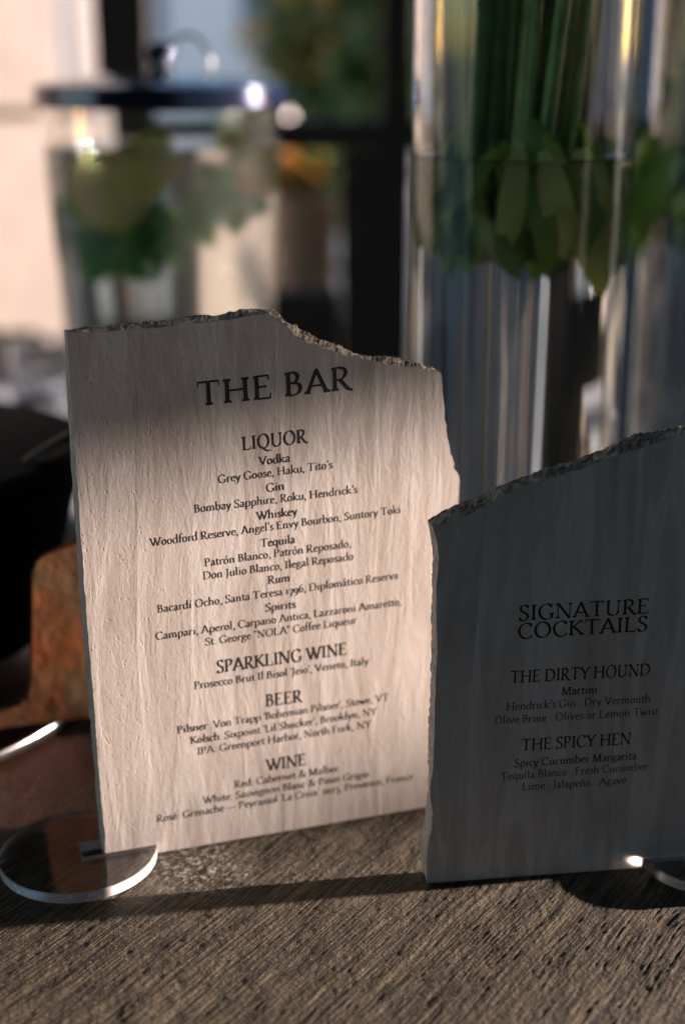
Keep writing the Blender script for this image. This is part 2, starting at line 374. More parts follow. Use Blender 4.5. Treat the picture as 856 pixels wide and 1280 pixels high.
    if ch == 'u': v(115, 80, 400); c((115, 120), (150, 25), (230, 5), (320, 50), (385, 110)); v(385, 20, 400); fl(115, 400); fl(385, 400); f(400, 0, 1, 66, l=0); return 495
    if ch == 'v': l(50, 395, 215, 0); l(213, 0, 375, 395); f(50, 400, -1, 62); f(375, 400, -1, 56); return 430
    if ch == 'w': l(50, 395, 205, 0); l(203, 0, 330, 380); l(290, 395, 440, 0); l(438, 0, 590, 395); f(50, 400, -1, 62); f(590, 400, -1, 56); return 645
    if ch == 'x': l(60, 395, 370, 0); l(55, 5, 350, 395); f(60, 400, -1, 58); f(375, 0, 1, 62); f(55, 0, 1, 56); f(350, 400, -1, 56); return 430
    if ch == 'y': l(50, 395, 225, 5); c((375, 395), (225, 20), (150, -150), (60, -215)); d(70, -205, 32); f(50, 400, -1, 62); f(375, 400, -1, 56); return 425
    if ch == 'z': h_(60, 340, 385); l(335, 385, 60, 15, fixed=p.W*.9); h_(60, 345, 15); tk(64, 390, 58, 290, 20); tk(342, 8, 358, 110, 20); return 395
    if ch == '1': v(150, 0, 400); f(150, 0, hw=85); f(150, 400, -1, 80); return 300
    if ch == '7': h_(60, 370, 378); l(370, 378, 165, -225, k=1.1); tk(64, 390, 52, 280, 24); return 400
    if ch == '9': e(205, 220, 140, 180); c((345, 230), (335, 30), (230, -140), (90, -225)); return 420
    if ch == '6': e(215, 190, 142, 185); c((75, 200), (90, 400), (210, 560), (360, 650)); return 425
    if ch == '2': c((75, 300), (120, 385), (215, 400), (290, 330), (265, 210), (75, 20)); l(75, 22, 340, 22, fixed=p.W*.8); return 375
    if ch == '0': e(210, 200, 150, 198); return 420
    if ch == '3': c((75, 320), (160, 398), (270, 370), (285, 270), (180, 180)); c((180, 180), (300, 130), (320, -30), (220, -190), (70, -220)); return 390
    if ch == ',': c((95, 40), (125, 0), (110, -70), (60, -120)); d(95, 30, 40); return 200
    if ch == '.': d(95, 35, 42); return 200
    if ch == '’': c((85, 640), (115, 600), (100, 540), (55, 495)); d(85, 635, 38); return 165
    if ch == "'": p.poly([(58, 440), (92, 440), (112, 670), (38, 670)]); return 150
    if ch == '"': [p.poly([(58+x, 440), (92+x, 440), (112+x, 670), (38+x, 670)]) for x in (0, 125)]; return 275
    if ch == ':': d(105, 40, 40); d(105, 340, 40); return 210
    if ch == '·': d(100, 215, 40); return 200
    if ch == '—': h_(20, 780, 215); return 800
    if ch == '&': c((600, 330), (540, 130), (400, 10), (220, 0), (90, 90), (110, 220), (240, 320), (370, 430), (380, 560), (290, 630), (190, 570), (200, 440), (330, 240), (480, 70), (650, 10)); f(600, 345, -1, 70); return 690
    raise ValueError('no glyph ' + ch)
def text_polys(s, W, hair, track=0.0):
    p = Pen(W, hair); x = 0.0
    for ch in s:
        p.ox = x; p.cap = ch.isupper(); x += glyph(p, ch) + track
    return p.polys, x - track

# ------------------------------------------------------------------ the stone signs
THICK = 0.0125
class SignPlane:
    def __init__(s, origin, yaw): s.o, s.yaw = origin, R(yaw); s.d = Vector((math.cos(s.yaw), math.sin(s.yaw), 0)); s.n = Vector((math.sin(s.yaw), -math.cos(s.yaw), 0))
    def uv(s, px, py, depth=0.0):           # photo pixel -> (u, z) on the plane 'depth' behind the face
        d = ray(px, py); o = s.o - s.n * depth; c = Vector((0, 0, CAM_H))
        t = (o - c).dot(s.n) / d.dot(s.n); q = c + d * t; return ((q - o).dot(s.d), q.z)
def resample(P, n):
    P = [Vector(p) for p in P]; L = [0]
    for a, b in zip(P[:-1], P[1:]): L.append(L[-1] + (b-a).length)
    out = []; j = 0
    for i in range(n):
        t = L[-1] * i / n
        while L[j+1] < t: j += 1
        k = (t - L[j]) / max(1e-9, L[j+1]-L[j]); out.append(P[j].lerp(P[j+1], k))
    return out
def sm_noise(n, period, seed):
    r = np.random.default_rng(seed); k = max(2, int(n/period)+2); a = r.normal(0, 1, k); x = np.linspace(0, k-1.001, n); i = x.astype(int); f = x-i; f = f*f*(3-2*f)
    return a[i]*(1-f) + a[np.minimum(i+1, k-1)]*f
def make_sign(name, label, plane, sides, seed):
    """sides, clockwise seen from the front: (front pixels, back pixels or None, roughness in m, material index)"""
    root = thing(name, label, 'menu sign', plane.o, plane.yaw)
    F, B, rough, mi = [], [], [], []
    for fr, bk, rg, m in sides:
        f2 = [plane.uv(*q) if len(q) == 2 else (q[0], q[1]) for q in fr]
        b2 = [plane.uv(*q, THICK) if len(q) == 2 else (q[0], q[1]) for q in bk] if bk else f2
        ln = sum((Vector(b)-Vector(a)).length for a, b in zip(f2[:-1], f2[1:])); n = max(4, int(ln/0.0009))
        F += resample(f2, n); B += resample(b2, n); rough += [rg]*n; mi += [m]*n
    n = len(F); rough = np.array(rough)
    rs = (np.roll(rough, 1)+rough+np.roll(rough, -1)+np.roll(rough, 2)+np.roll(rough, -2))/5
    nrm = []
    for i in range(n):
        t = F[(i+1) % n] - F[i-1]; nrm.append(Vector((-t.y, t.x)).normalized())   # outward for clockwise loops
    j0 = sm_noise(n, 3, seed)*.22 + sm_noise(n, 9, seed+1)*.38 + sm_noise(n, 1, seed+9)*.14
    rows = [0.0, 0.06, .2, .36, .52, .68, .84, .95, 1.0]; verts = []; ri = []
    for k, fr in enumerate(rows):
        jk = sm_noise(n, 3, seed+20+k)*.45 + sm_noise(n, 1, seed+40+k)*.25 + sm_noise(n, 14, seed+3)*.5
        ring = []
        for i in range(n):
            amp = rs[i]
            off = (j0[i] - .35)*amp if k == 0 else ((jk[i]+.15*math.sin(fr*math.pi))*amp if k < len(rows)-1 else (jk[i]-.3)*amp)
            if k == 1: off = off*.5 + (j0[i])*amp*.5
            p = F[i].lerp(B[i], fr) + nrm[i]*off*.9
            y = fr*THICK + (0 if k == 0 else (.5*amp*sm_noise_at[k % 3][i % 997] if 0 < k < len(rows)-1 else 0))
            z = max(p.y, 0.0004)
            ring.append(len(verts)); verts.append((p.x, y, z))
        ri.append(ring)
    faces, fm = [ri[0][::-1]], [0]
    faces.append(ri[-1]); fm.append(0)
    for a, b in zip(ri[:-1], ri[1:]):
        for i in range(n):
            q = (i+1) % n; faces.append((a[i], a[q], b[q], b[i])); fm.append(mi[i])
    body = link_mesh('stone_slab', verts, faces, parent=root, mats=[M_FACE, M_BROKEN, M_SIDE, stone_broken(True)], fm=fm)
    bm = bmesh.new(); bm.from_mesh(body.data); big = [f for f in bm.faces if len(f.verts) > 4]
    bmesh.ops.triangulate(bm, faces=big); bmesh.ops.recalc_face_normals(bm, faces=bm.faces[:]); bm.to_mesh(body.data); bm.free()
    return root, body
sm_noise_at = [np.random.default_rng(90+i).normal(0, 1, 997) for i in range(3)]

P1 = SignPlane(on_table(134, 1078), 18.4)
P2 = SignPlane(on_table(533.7, 1105), 7.5)
bl1 = (0.0, 0.0); br1u = P1.uv(555, 1006)[0]
s1_left_f = [(133.5, 1078), (130, 1035), (123.5, 960), (112.5, 820), (100.5, 662), (92, 540), (84, 415)]
s1_left_b = [(127.5, 1072), (124, 1035), (117.5, 960), (106.5, 820), (94.5, 662), (86.5, 540), (79.5, 411.5)]
s1_tl_f = [(84, 415), (105, 414.5), (123, 414), (155, 412), (186, 410.6), (233, 403.7), (281, 400.5), (318, 395), (337, 391)]
s1_tl_b = [(79.5, 411), (110, 408.5), (139, 406), (170, 403), (202, 399.5), (235, 396), (265, 392.6), (300, 388), (332, 386.5)]
s1_tr_f = [(337, 391), (350, 400), (369, 417), (385, 426), (401, 433), (420, 440), (438, 444.5), (462, 449), (489, 453), (520, 458), (552, 466)]
s1_tr_b = [(332, 386.5), (345, 388), (358, 398), (372, 408), (390, 419), (410, 430), (430, 437.5), (455, 445), (480, 449), (510, 454), (549, 462)]
s1_right = [(552, 466), (553, 487), (556, 521), (559, 548), (563, 566), (568.5, 579), (567, 585), (572, 592), (575.5, 600), (574.5, 615), (573, 632), (571, 700), (567, 790), (560, 880), (557, 950), (555, 1006)]
s1_bot = [(br1u, 0.0, 0), (0.0, 0.0, 0)]
sign1, slab1 = make_sign('menu_sign', 'beige travertine sign headed THE BAR, standing in warm light beside the other sign', P1,
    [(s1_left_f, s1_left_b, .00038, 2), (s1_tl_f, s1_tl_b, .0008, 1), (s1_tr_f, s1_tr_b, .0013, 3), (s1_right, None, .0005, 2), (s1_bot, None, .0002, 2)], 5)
s2_left_f = [(533.7, 1105), (532.6, 1073), (535, 1054), (539, 1035), (539.5, 1016), (537, 984), (541, 940), (543.5, 897), (543.5, 854), (546.5, 810), (544, 763), (545.5, 724), (548, 697), (545.5, 677), (540, 658)]
s2_left_b = [(530, 1100), (525.5, 1081), (526, 1060), (528.4, 1043), (532.6, 1007), (535.5, 984), (535, 940), (535.7, 897), (537.7, 853), (539, 795), (539.6, 740), (540, 710), (539.6, 685), (537, 670), (533.5, 651)]
s2_top_f = [(540, 658), (560, 652), (579, 647), (600, 635), (618, 626), (649.5, 608), (677, 602), (700, 594), (724, 585), (748, 576), (771, 569), (818, 553), (856, 543.5), (905, 536), (960, 531), (1008, 532)]
s2_top_b = [(533.5, 649), (550, 640), (571, 630), (595, 621), (618, 611), (649.5, 596.5), (672, 589), (697, 581), (722, 573), (748, 563), (771, 553), (795, 543.5), (826, 536.5), (856, 533.5), (905, 526), (1008, 522)]
s2_right = [(1008, 532), (1010, 600), (1004, 760), (1000, 900), (1000, 1069)]
u2r = P2.uv(1000, 1069)[0]
sign2, slab2 = make_sign('menu_sign', 'dark shaded stone sign headed SIGNATURE COCKTAILS, cut off at the right edge', P2,
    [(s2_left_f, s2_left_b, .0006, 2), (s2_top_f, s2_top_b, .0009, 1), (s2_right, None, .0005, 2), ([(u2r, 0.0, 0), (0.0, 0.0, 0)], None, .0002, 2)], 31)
for o in (sign1, sign2): o['group'] = 'broken edged stone menu signs'

def put_text(plane, root, s, p0, p1, cap, W=88, hair=32, mat_=None):
    """sets s with its baseline from photo pixel p0 to p1; cap = capital height in m"""
    a = Vector(plane.uv(*p0)); b = Vector(plane.uv(*p1)); L = (b-a).length; dx = (b-a)/L; dy = Vector((-dx.y, dx.x))
    sy = cap/630
    _, nat = text_polys(s, W, hair); n = max(1, len(s)-1)
    nat_m = nat*sy; sx = sy; tr = (L/sy - nat)/n
    if tr < 16: tr = 16
    if tr > 110: tr = 110
    polys, nat = text_polys(s, W, hair, tr); sx = L/nat
    verts, faces = [], []; lay = 0
    for i, pl in enumerate(polys):
        y = -0.00005 - (i % 12)*2.5e-6
        k = len(verts)
        for x, yy in pl:
            q = a + dx*(x*sx) + dy*(yy*sy); verts.append((q.x, y, q.y))
        faces.append(list(range(k, len(verts))))
    link_mesh('text_line', verts, faces, mat_ or M_INK, root)
B_, H_ = dict(W=112, hair=44), dict(W=92, hair=40)
SM = .0041
for s, p0, p1, cap, kw in [
    ('THE BAR', (247, 508), (440, 486.5), .0118, dict(W=106, hair=38)),
    ('LIQUOR', (303, 563), (384, 553), .0069, dict(W=116, hair=38)),
    ('Vodka', (324, 581.5), (363, 577), .0043, B_),
    ('Grey Goose, Haku, Tito’s', (273, 604), (416, 585), SM, H_),
    ('Gin', (333, 615), (356, 612), .0043, B_),
    ('Bombay Sapphire, Roku, Hendrick’s', (243, 641), (447, 616), SM, H_),
    ('Whiskey', (321, 650), (372, 643.5), .0043, B_),
    ('Woodford Reserve, Angel’s Envy Bourbon, Suntory Toki', (188, 683), (501, 641), SM, H_),
    ('Tequila', (326, 684), (369, 678.5), .0043, B_),
    ('Patrón Blanco, Patrón Reposado,', (256, 708), (439, 683.5), SM, H_),
    ('Don Julio Blanco, Ilegal Reposado', (254, 724.5), (442, 699.5), SM, H_),
    ('Rum', (335, 730), (363, 726.5), .0043, B_),
    ('Bacardí Ocho, Santa Teresa 1796, Diplomático Reserva', (197, 766), (498, 723), SM, H_),
    ('Spirits', (332, 764.5), (370, 759.5), .0043, B_),
    ('Campari, Aperol, Carpano Antica, Lazzaroni Amaretto,', (195, 800), (502, 756), SM, H_),
    ('St. George "NOLA" Coffee Liqueur', (257, 807), (446, 779), SM, H_),
    ('SPARKLING WINE', (271, 841.5), (434, 818), .0069, dict(W=116, hair=38)),
    ("Prosecco Brut Il Bisol 'Jeio', Veneto, Italy", (243, 861.5), (461, 830), SM, H_),
    ('BEER', (332, 883.5), (378, 877), .0069, dict(W=116, hair=38)),
    ('Pilsner:', (222, 917), (263, 910.5), SM, B_), ("Von Trapp 'Bohemian Pilsner', Stowe, VT", (267, 910), (486, 875), SM, H_),
    ('Kölsch:', (238, 930), (278, 924), SM, B_), ("Sixpoint 'Lil Shucker', Brooklyn, NY", (281, 923.5), (471, 893), SM, H_),
    ('IPA: Greenport Harbor, North Fork, NY', (247, 943.5), (464, 909), SM, H_),
    ('WINE', (333, 964), (383, 956), .0069, dict(W=116, hair=38)),
    ('Red: Cabernet & Malbec', (293, 985), (424, 964), SM, H_),
    ('White: Sauvignon Blanc & Pinot Grigio', (254, 1005), (461, 971), SM, H_),
    ("Rosé: Grenache — Peyrassol 'La Croix' 2023, Provence, France", (196, 1028), (516, 974), SM, H_)]:
    put_text(P1, sign1, s, p0, p1, cap, **kw)
for s, p0, p1, cap, kw in [
    ('SIGNATURE', (647, 776), (811, 766.5), .0078, dict(W=106, hair=38)),
    ('COCKTAILS', (646, 798.5), (809, 788.5), .0078, dict(W=106, hair=38)),
    ('THE DIRTY HOUND', (637, 854), (812, 844), .0064, dict(W=116, hair=40)),
    ('Martini', (701, 869), (746, 866.5), .0043, B_),
    ('Hendrick’s Gin · Dry Vermouth', (632, 888), (812, 877.5), SM, H_),
    ('Olive Brine · Olives or Lemon Twist', (617, 905.5), (822, 893), SM, H_),
    ('THE SPICY HEN', (651, 938.5), (788, 930), .0064, dict(W=116, hair=40)),
    ('Spicy Cucumber Margarita', (642, 959), (795, 949), .0043, B_),
    ('Tequila Blanco · Fresh Cucumber', (625, 975), (809, 962), SM, H_),
    ('Lime · Jalapeño · Agave', (652, 988), (782, 979), SM, H_)]:
    put_text(P2, sign2, s, p0, p1, cap, mat_=M_INK2, **kw)

# ------------------------------------------------------------------ acrylic discs
def make_disc(label, plane, u_c, slot_dir, u_end, rim_mat):
    """disc of clear acrylic with a slot from near its centre to the rim; slot_dir +1 opens to the right"""
    cpos = plane.o + plane.d*u_c - plane.n*(THICK/2)
    root = thing('acrylic_stand', label, 'sign stand', (cpos.x, cpos.y, 0), plane.yaw)
    T, RAD, sw = .0055, .0402, THICK/2 + .0007; a0 = math.asin(sw/RAD); xs = (u_end-u_c)*slot_dir
    pts = []; n = 300
    for i in range(n+1):
        a = a0 + (2*math.pi - 2*a0)*i/n; pts.append((RAD*math.cos(a)*slot_dir, RAD*math.sin(a)*slot_dir))
    xs *= 1; pts += [(xs*slot_dir, -sw*slot_dir), (xs*slot_dir, sw*slot_dir)]
    bm = bmesh.new(); low = [bm.verts.new((x, y, 0.0006)) for x, y in pts]; f = bm.faces.new(low); f.material_index = 0
    r = bmesh.ops.extrude_face_region(bm, geom=[f]); top = [v for v in r['geom'] if isinstance(v, bmesh.types.BMVert)]
    bmesh.ops.translate(bm, verts=top, vec=(0, 0, T)); bmesh.ops.recalc_face_normals(bm, faces=bm.faces[:])
    rim = [e for e in bm.edges if abs(e.verts[0].co.z-e.verts[1].co.z) < 1e-6]
    for fc in bm.faces: fc.material_index = 1 if abs(fc.normal.z) < .5 else 0
    bmesh.ops.bevel(bm, geom=rim, offset=.00035, segments=2, affect='EDGES', material=1)
    for fc in bm.faces: fc.normal_update(); fc.material_index = 1 if abs(fc.normal.z) < .9 else 0
    bm_obj('slotted_disc', bm, [M_ACR, rim_mat], root)
    return root
d1 = make_disc('clear acrylic disc at the lower left, holding the warm lit THE BAR sign', P1, -.0135, 1, -.0125, M_ACRE)
d2 = make_disc('clear acrylic disc at the right edge, holding the dark SIGNATURE COCKTAILS sign', P2, P2.uv(894, 1078)[0], -1, P2.uv(894, 1078)[0]+.001, M_ACRC)
for o in (d1, d2): o['group'] = 'clear acrylic sign stands'

# ------------------------------------------------------------------ the bar table
def table():
    root = thing('bar_table', 'weathered grey brown wooden table top carrying the signs and the glassware', 'table', (0, 0, -.9))
    xs = np.concatenate([np.arange(-1.1, -.32, .012), np.arange(-.32, .32, .0008), np.arange(.32, 1.5, .012)])
    ys = np.concatenate([np.arange(-.05, .44, .010), np.arange(.44, .80, .0008), np.arange(.80, 1.20, .012)])
    X, Y = np.meshgrid(xs, ys); g = R(57); S = X*math.cos(g)+Y*math.sin(g); T = -X*math.sin(g)+Y*math.cos(g)
    def vn(U, V, seed):
        r = np.random.default_rng(seed); A = r.random((256, 256)); i = np.floor(U).astype(int); j = np.floor(V).astype(int)
        f = U-i; h = V-j; f = f*f*(3-2*f); h = h*h*(3-2*h); a = lambda p, q: A[p % 256, q % 256]
        return (a(i, j)*(1-f)+a(i+1, j)*f)*(1-h) + (a(i, j+1)*(1-f)+a(i+1, j+1)*f)*h - .5
    warp = vn(S*14, T*30, 1)*.010 + vn(S*45, T*60, 2)*.0025
    rid = np.sin((T+warp)*2*math.pi/.0029 + 2.0*vn(S*60, T*90, 3))
    rid *= np.clip(.75 + vn(S*170, T*300, 21)*1.9, 0, 1.5); patch = np.clip(vn(S*9, T*16, 4)*2.6 + .55 + vn(S*40, T*60, 5)*.8, 0.08, 1.15)
    Z = rid*.000070*patch
    Z += vn(S*22, T*420, 6)*.00014 + vn(S*70, T*900, 7)*.00014 + vn(S*7, T*130, 8)*.00022
    Z += vn(X*38, Y*38, 9)*.0005 + vn(X*150, Y*150, 10)*.00022 + vn(X*420, Y*420, 11)*.00020*(1.2-patch*.6) + vn(S*330, T*1050, 13)*.00020 + vn(X*90, Y*90, 14)*.00026
    k = np.clip(vn(X*170, Y*170, 12)*4-1.1, 0, 1); Z -= k*.00008
    Z -= Z.max()*.78
    for pl in (P1, P2):                                     # flatten a little under the slabs so that they sit on the wood
        pass
    n, m = X.shape; V = np.stack([X, Y, Z+.9], -1).reshape(-1, 3)
    idx = np.arange(n*m).reshape(n, m); F = np.stack([idx[:-1, :-1], idx[:-1, 1:], idx[1:, 1:], idx[1:, :-1]], -1).reshape(-1, 4)
    me = bpy.data.meshes.new('table_top'); me.vertices.add(len(V)); me.vertices.foreach_set('co', V.ravel().astype('f'))
    me.loops.add(F.size); me.loops.foreach_set('vertex_index', F.ravel().astype('i')); me.polygons.add(len(F))
    me.polygons.foreach_set('loop_start', np.arange(0, F.size, 4, dtype='i')); me.polygons.foreach_set('loop_total', np.full(len(F), 4, dtype='i'))
    me.polygons.foreach_set('use_smooth', np.ones(len(F), bool)); me.update(); me.validate(); me.materials.append(M_TABLE)
    o = bpy.data.objects.new('table_top', me); C.objects.link(o); o.parent = root
    dark = simple('dark_table_timber', (.07, .05, .035), .7)
    bm = bmesh.new(); box(bm, -1.1, 1.488, -.05, 1.186, .845, .893, .004); bm_obj('board', bm, dark, root)
    for x in (-1.0, 1.36):
        for y in (.05, 1.06):
            bm = bmesh.new(); box(bm, x, x+.09, y, y+.09, 0, .844, .003); bm_obj('leg', bm, dark, root)
table()
def cloth_table():
    lin = simple('white_linen', (.66, .66, .68), .85, var=.05, scale=9, bm_=.002)
    root = thing('side_table', 'table under a white cloth behind the wooden bar top, carrying dispenser and tumblers', 'table', (0, 1.22, GZ0))
    dark = simple('side_table_timber', (.07, .05, .035), .7)
    bm = bmesh.new(); box(bm, -1.2, -.045, .01, .52, .85, .893); bm_obj('table_board', bm, dark, root)
    for x in (-1.1, -.12):
        for y in (.04, .44):
            bm = bmesh.new(); box(bm, x, x+.06, y, y+.06, .0, .849); bm_obj('leg', bm, dark, root)
    nx, ny = 180, 50; vs, fs = [], []
    r2 = np.random.default_rng(5); ph = r2.uniform(0, 6, 8)
    for j in range(ny+1):
        for i in range(nx+1):
            x = -1.215 + 1.18*i/nx; t = j/ny*.9 - .18; y = max(-.004, min(.532, t))
            over = max(0, -.004-t) + max(0, t-.532)
            z = .8975 + .0008*math.sin(x*23+ph[0])*math.sin(t*31+ph[1]) - over
            y += (over*.12*math.sin(x*34+ph[2]) - min(over, .01)*(1 if t < 0 else -1)*.3)*(.3 if t < 0 else 1)
            vs.append((x, y, z))
    for j in range(ny):
        for i in range(nx): a = j*(nx+1)+i; fs.append((a, a+1, a+nx+2, a+nx+1))
    o = tag(link_mesh('tablecloth', vs, fs, lin, None, True), 'white linen cloth spread over the table behind the bar top', 'tablecloth'); o.location = (0, 1.22, GZ0)
GZ0 = -.9
cloth_table()

# ------------------------------------------------------------------ vases
M_STEM = [simple('green_stem_%s' % s, c, .45, var=.35, scale=60) for s, c in (('dark', (.08, .17, .05)), ('mid', (.17, .29, .085)), ('pale', (.36, .44, .16)))]
def leaf_mat(name, col):
    m, t, b = mat(name); v = coords(t); f = noise(t, v, 45, 4)
    t.links.new(ramp(t, f, [(.3, tuple(c*.7 for c in col)), (.7, tuple(c*1.3 for c in col))]), b.inputs['Base Color'])
    b.inputs['Roughness'].default_value = .28
    tr = N(t, 'BsdfTranslucent'); tr.inputs[0].default_value = (col[0]*1.3, col[1]*1.5, col[2]*.8, 1)
    ad = N(t, 'MixShader'); ad.inputs[0].default_value = .35
    t.links.new(b.outputs[0], ad.inputs[1]); t.links.new(tr.outputs[0], ad.inputs[2]); t.links.new(ad.outputs[0], t.nodes['Material Output'].inputs[0]); return m
M_LEAF = leaf_mat('vase_leaf', (.20, .33, .075)); M_LEAFP = leaf_mat('pale_vase_leaf', (.60, .64, .22)); M_MINT = leaf_mat('mint_leaf', (.08, .34, .04))
def blade(bm, base, tip, width, sag=0.0, twist=0.0, n=7, curl=.18):
    base, tip = Vector(base), Vector(tip); ax = (tip-base); L = ax.length; ax.normalize()
    sd_ = ax.cross(Vector((0, 0, 1)));
    if sd_.length < .2: sd_ = ax.cross(Vector((1, 0, 0)))
    sd_.normalize(); sd_ = Matrix.Rotation(twist, 3, ax) @ sd_; nn = sd_.cross(ax)
    rows = []
    for i in range(n+1):
        t = i/n; wd = width*math.sin(math.pi*min(1, .06+t*.94))**.75*.5
        c = base + ax*L*t + nn*(sag*math.sin(t*math.pi)*L)
        rows.append([bm.verts.new(c - sd_*wd + nn*curl*wd), bm.verts.new(c), bm.verts.new(c + sd_*wd + nn*curl*wd)])
    for a, b in zip(rows[:-1], rows[1:]):
        for k in (0, 1): bm.faces.new((a[k], a[k+1], b[k+1], b[k]))
def make_vase(loc, rad, height, wl, stem_bot, seed, label, blabel):
    rr = random.Random(seed)
    root = thing('cylinder_vase', label, 'vase', loc)
    bm = bmesh.new(); ro, ri_ = rad, rad-.0042
    lathe(bm, [(0, 0), (ro-.002, 0), (ro, .002), (ro, height-.001), (ro-.001, height), (ri_+.001, height), (ri_, height-.001), (ri_, .016), (ri_-.004, .012), (0, .012)], 128)
    bm_obj('glass_cylinder', bm, M_VGLASS, root, smooth=True)
    bm = bmesh.new(); q = ri_+.0003; K_ = rad/.0745
    lathe(bm, [(0, .0118), (q-.004, .0118), (q, .0165), (q, wl+.0028), (q-.0012, wl+.0012), (q-.0035, wl), (0, wl)], 128)
    tag(bm_obj('water', bm, M_WATER, None, smooth=True), 'clear water filling the lower part of the ' + blabel, 'water').location = loc
    # the bouquet's stems: one thing per vase, each stem and leaf a part of it
    bq = thing('bouquet', 'bunch of thick dark green stems and leaves in the ' + blabel, 'bouquet', (loc[0]-.001, loc[1], loc[2]+stem_bot))
    for i in range(46):
        a = rr.uniform(0, 2*math.pi); r0 = math.sqrt(rr.random())*.040*K_; a2 = a + rr.uniform(.4, 1.3); r1 = r0*rr.uniform(1.0, 1.25)+.012*K_
        z0 = rr.uniform(-.004, .002) if r0 < .032*K_ else rr.uniform(.008, .030)
        top = height + .08 - stem_bot
        pts = []
        for k in range(8):
            t = k/7; aa = a + (a2-a)*t; rd = min(r0 + (r1-r0)*t*1.2, rad-.012); pts.append((rd*math.cos(aa), rd*math.sin(aa), z0 + (top-z0)*t))
        b = bmesh.new(); sr = rr.uniform(.0032, .0056); tube(b, pts, sr, 9); bm_obj('stem', b, rr.choice((M_STEM[0], M_STEM[0], M_STEM[1], M_STEM[1], M_STEM[2])), bq, smooth=True)
    for i in range(66):
        a = rr.uniform(0, 2*math.pi); r0 = rr.uniform(.034, .058)*K_; zt = rr.uniform(.002, .040)
        base = (r0*math.cos(a), r0*math.sin(a), zt+rr.uniform(.026, .05)); r2 = min(rad-.010, r0+rr.uniform(-.006, .020)); a3 = a+rr.uniform(-.7, .7)
        tip = (r2*math.cos(a3), r2*math.sin(a3), zt - rr.uniform(.0, .03))
        b = bmesh.new(); blade(b, base, tip, rr.uniform(.009, .026), rr.uniform(-.14, .14), a - math.pi/2 + math.pi/2 + rr.uniform(-.5, .5)); bm_obj('leaf', b, M_LEAF if rr.random() < .72 else M_LEAFP, bq, smooth=True)
    return root, bq
# main vase measured from its waterline
VD = 0.90
vc = at(644, 420, VD)
v1, bq1 = make_vase((vc.x, VD, 0), .0678, .64, at(645, 207, VD-.066).z, at(645, 322, VD-.02).z, 3, 'large clear glass cylinder vase half full of water, between the two signs', 'large front vase')
b = bmesh.new(); blade(b, (.030, -.036, .066), (.044, -.034, -.022), .030, .06, 1.5, 9); bm_obj('leaf', b, M_LEAFP, bq1, smooth=True)
b = bmesh.new(); blade(b, (.006, -.050, .066), (.020, -.048, .004), .020, .06, 1.4, 9); bm_obj('leaf', b, M_LEAFP, bq1, smooth=True)
vc2 = at(906, 420, 1.10)
v2, bq2 = make_vase((vc2.x, 1.10, 0), .0700, .64, at(900, 195, 1.03).z, at(900, 305, 1.08).z, 8, 'clear glass vase at the right edge, behind the large vase', 'vase at the right edge')
bq2.location.x -= .022

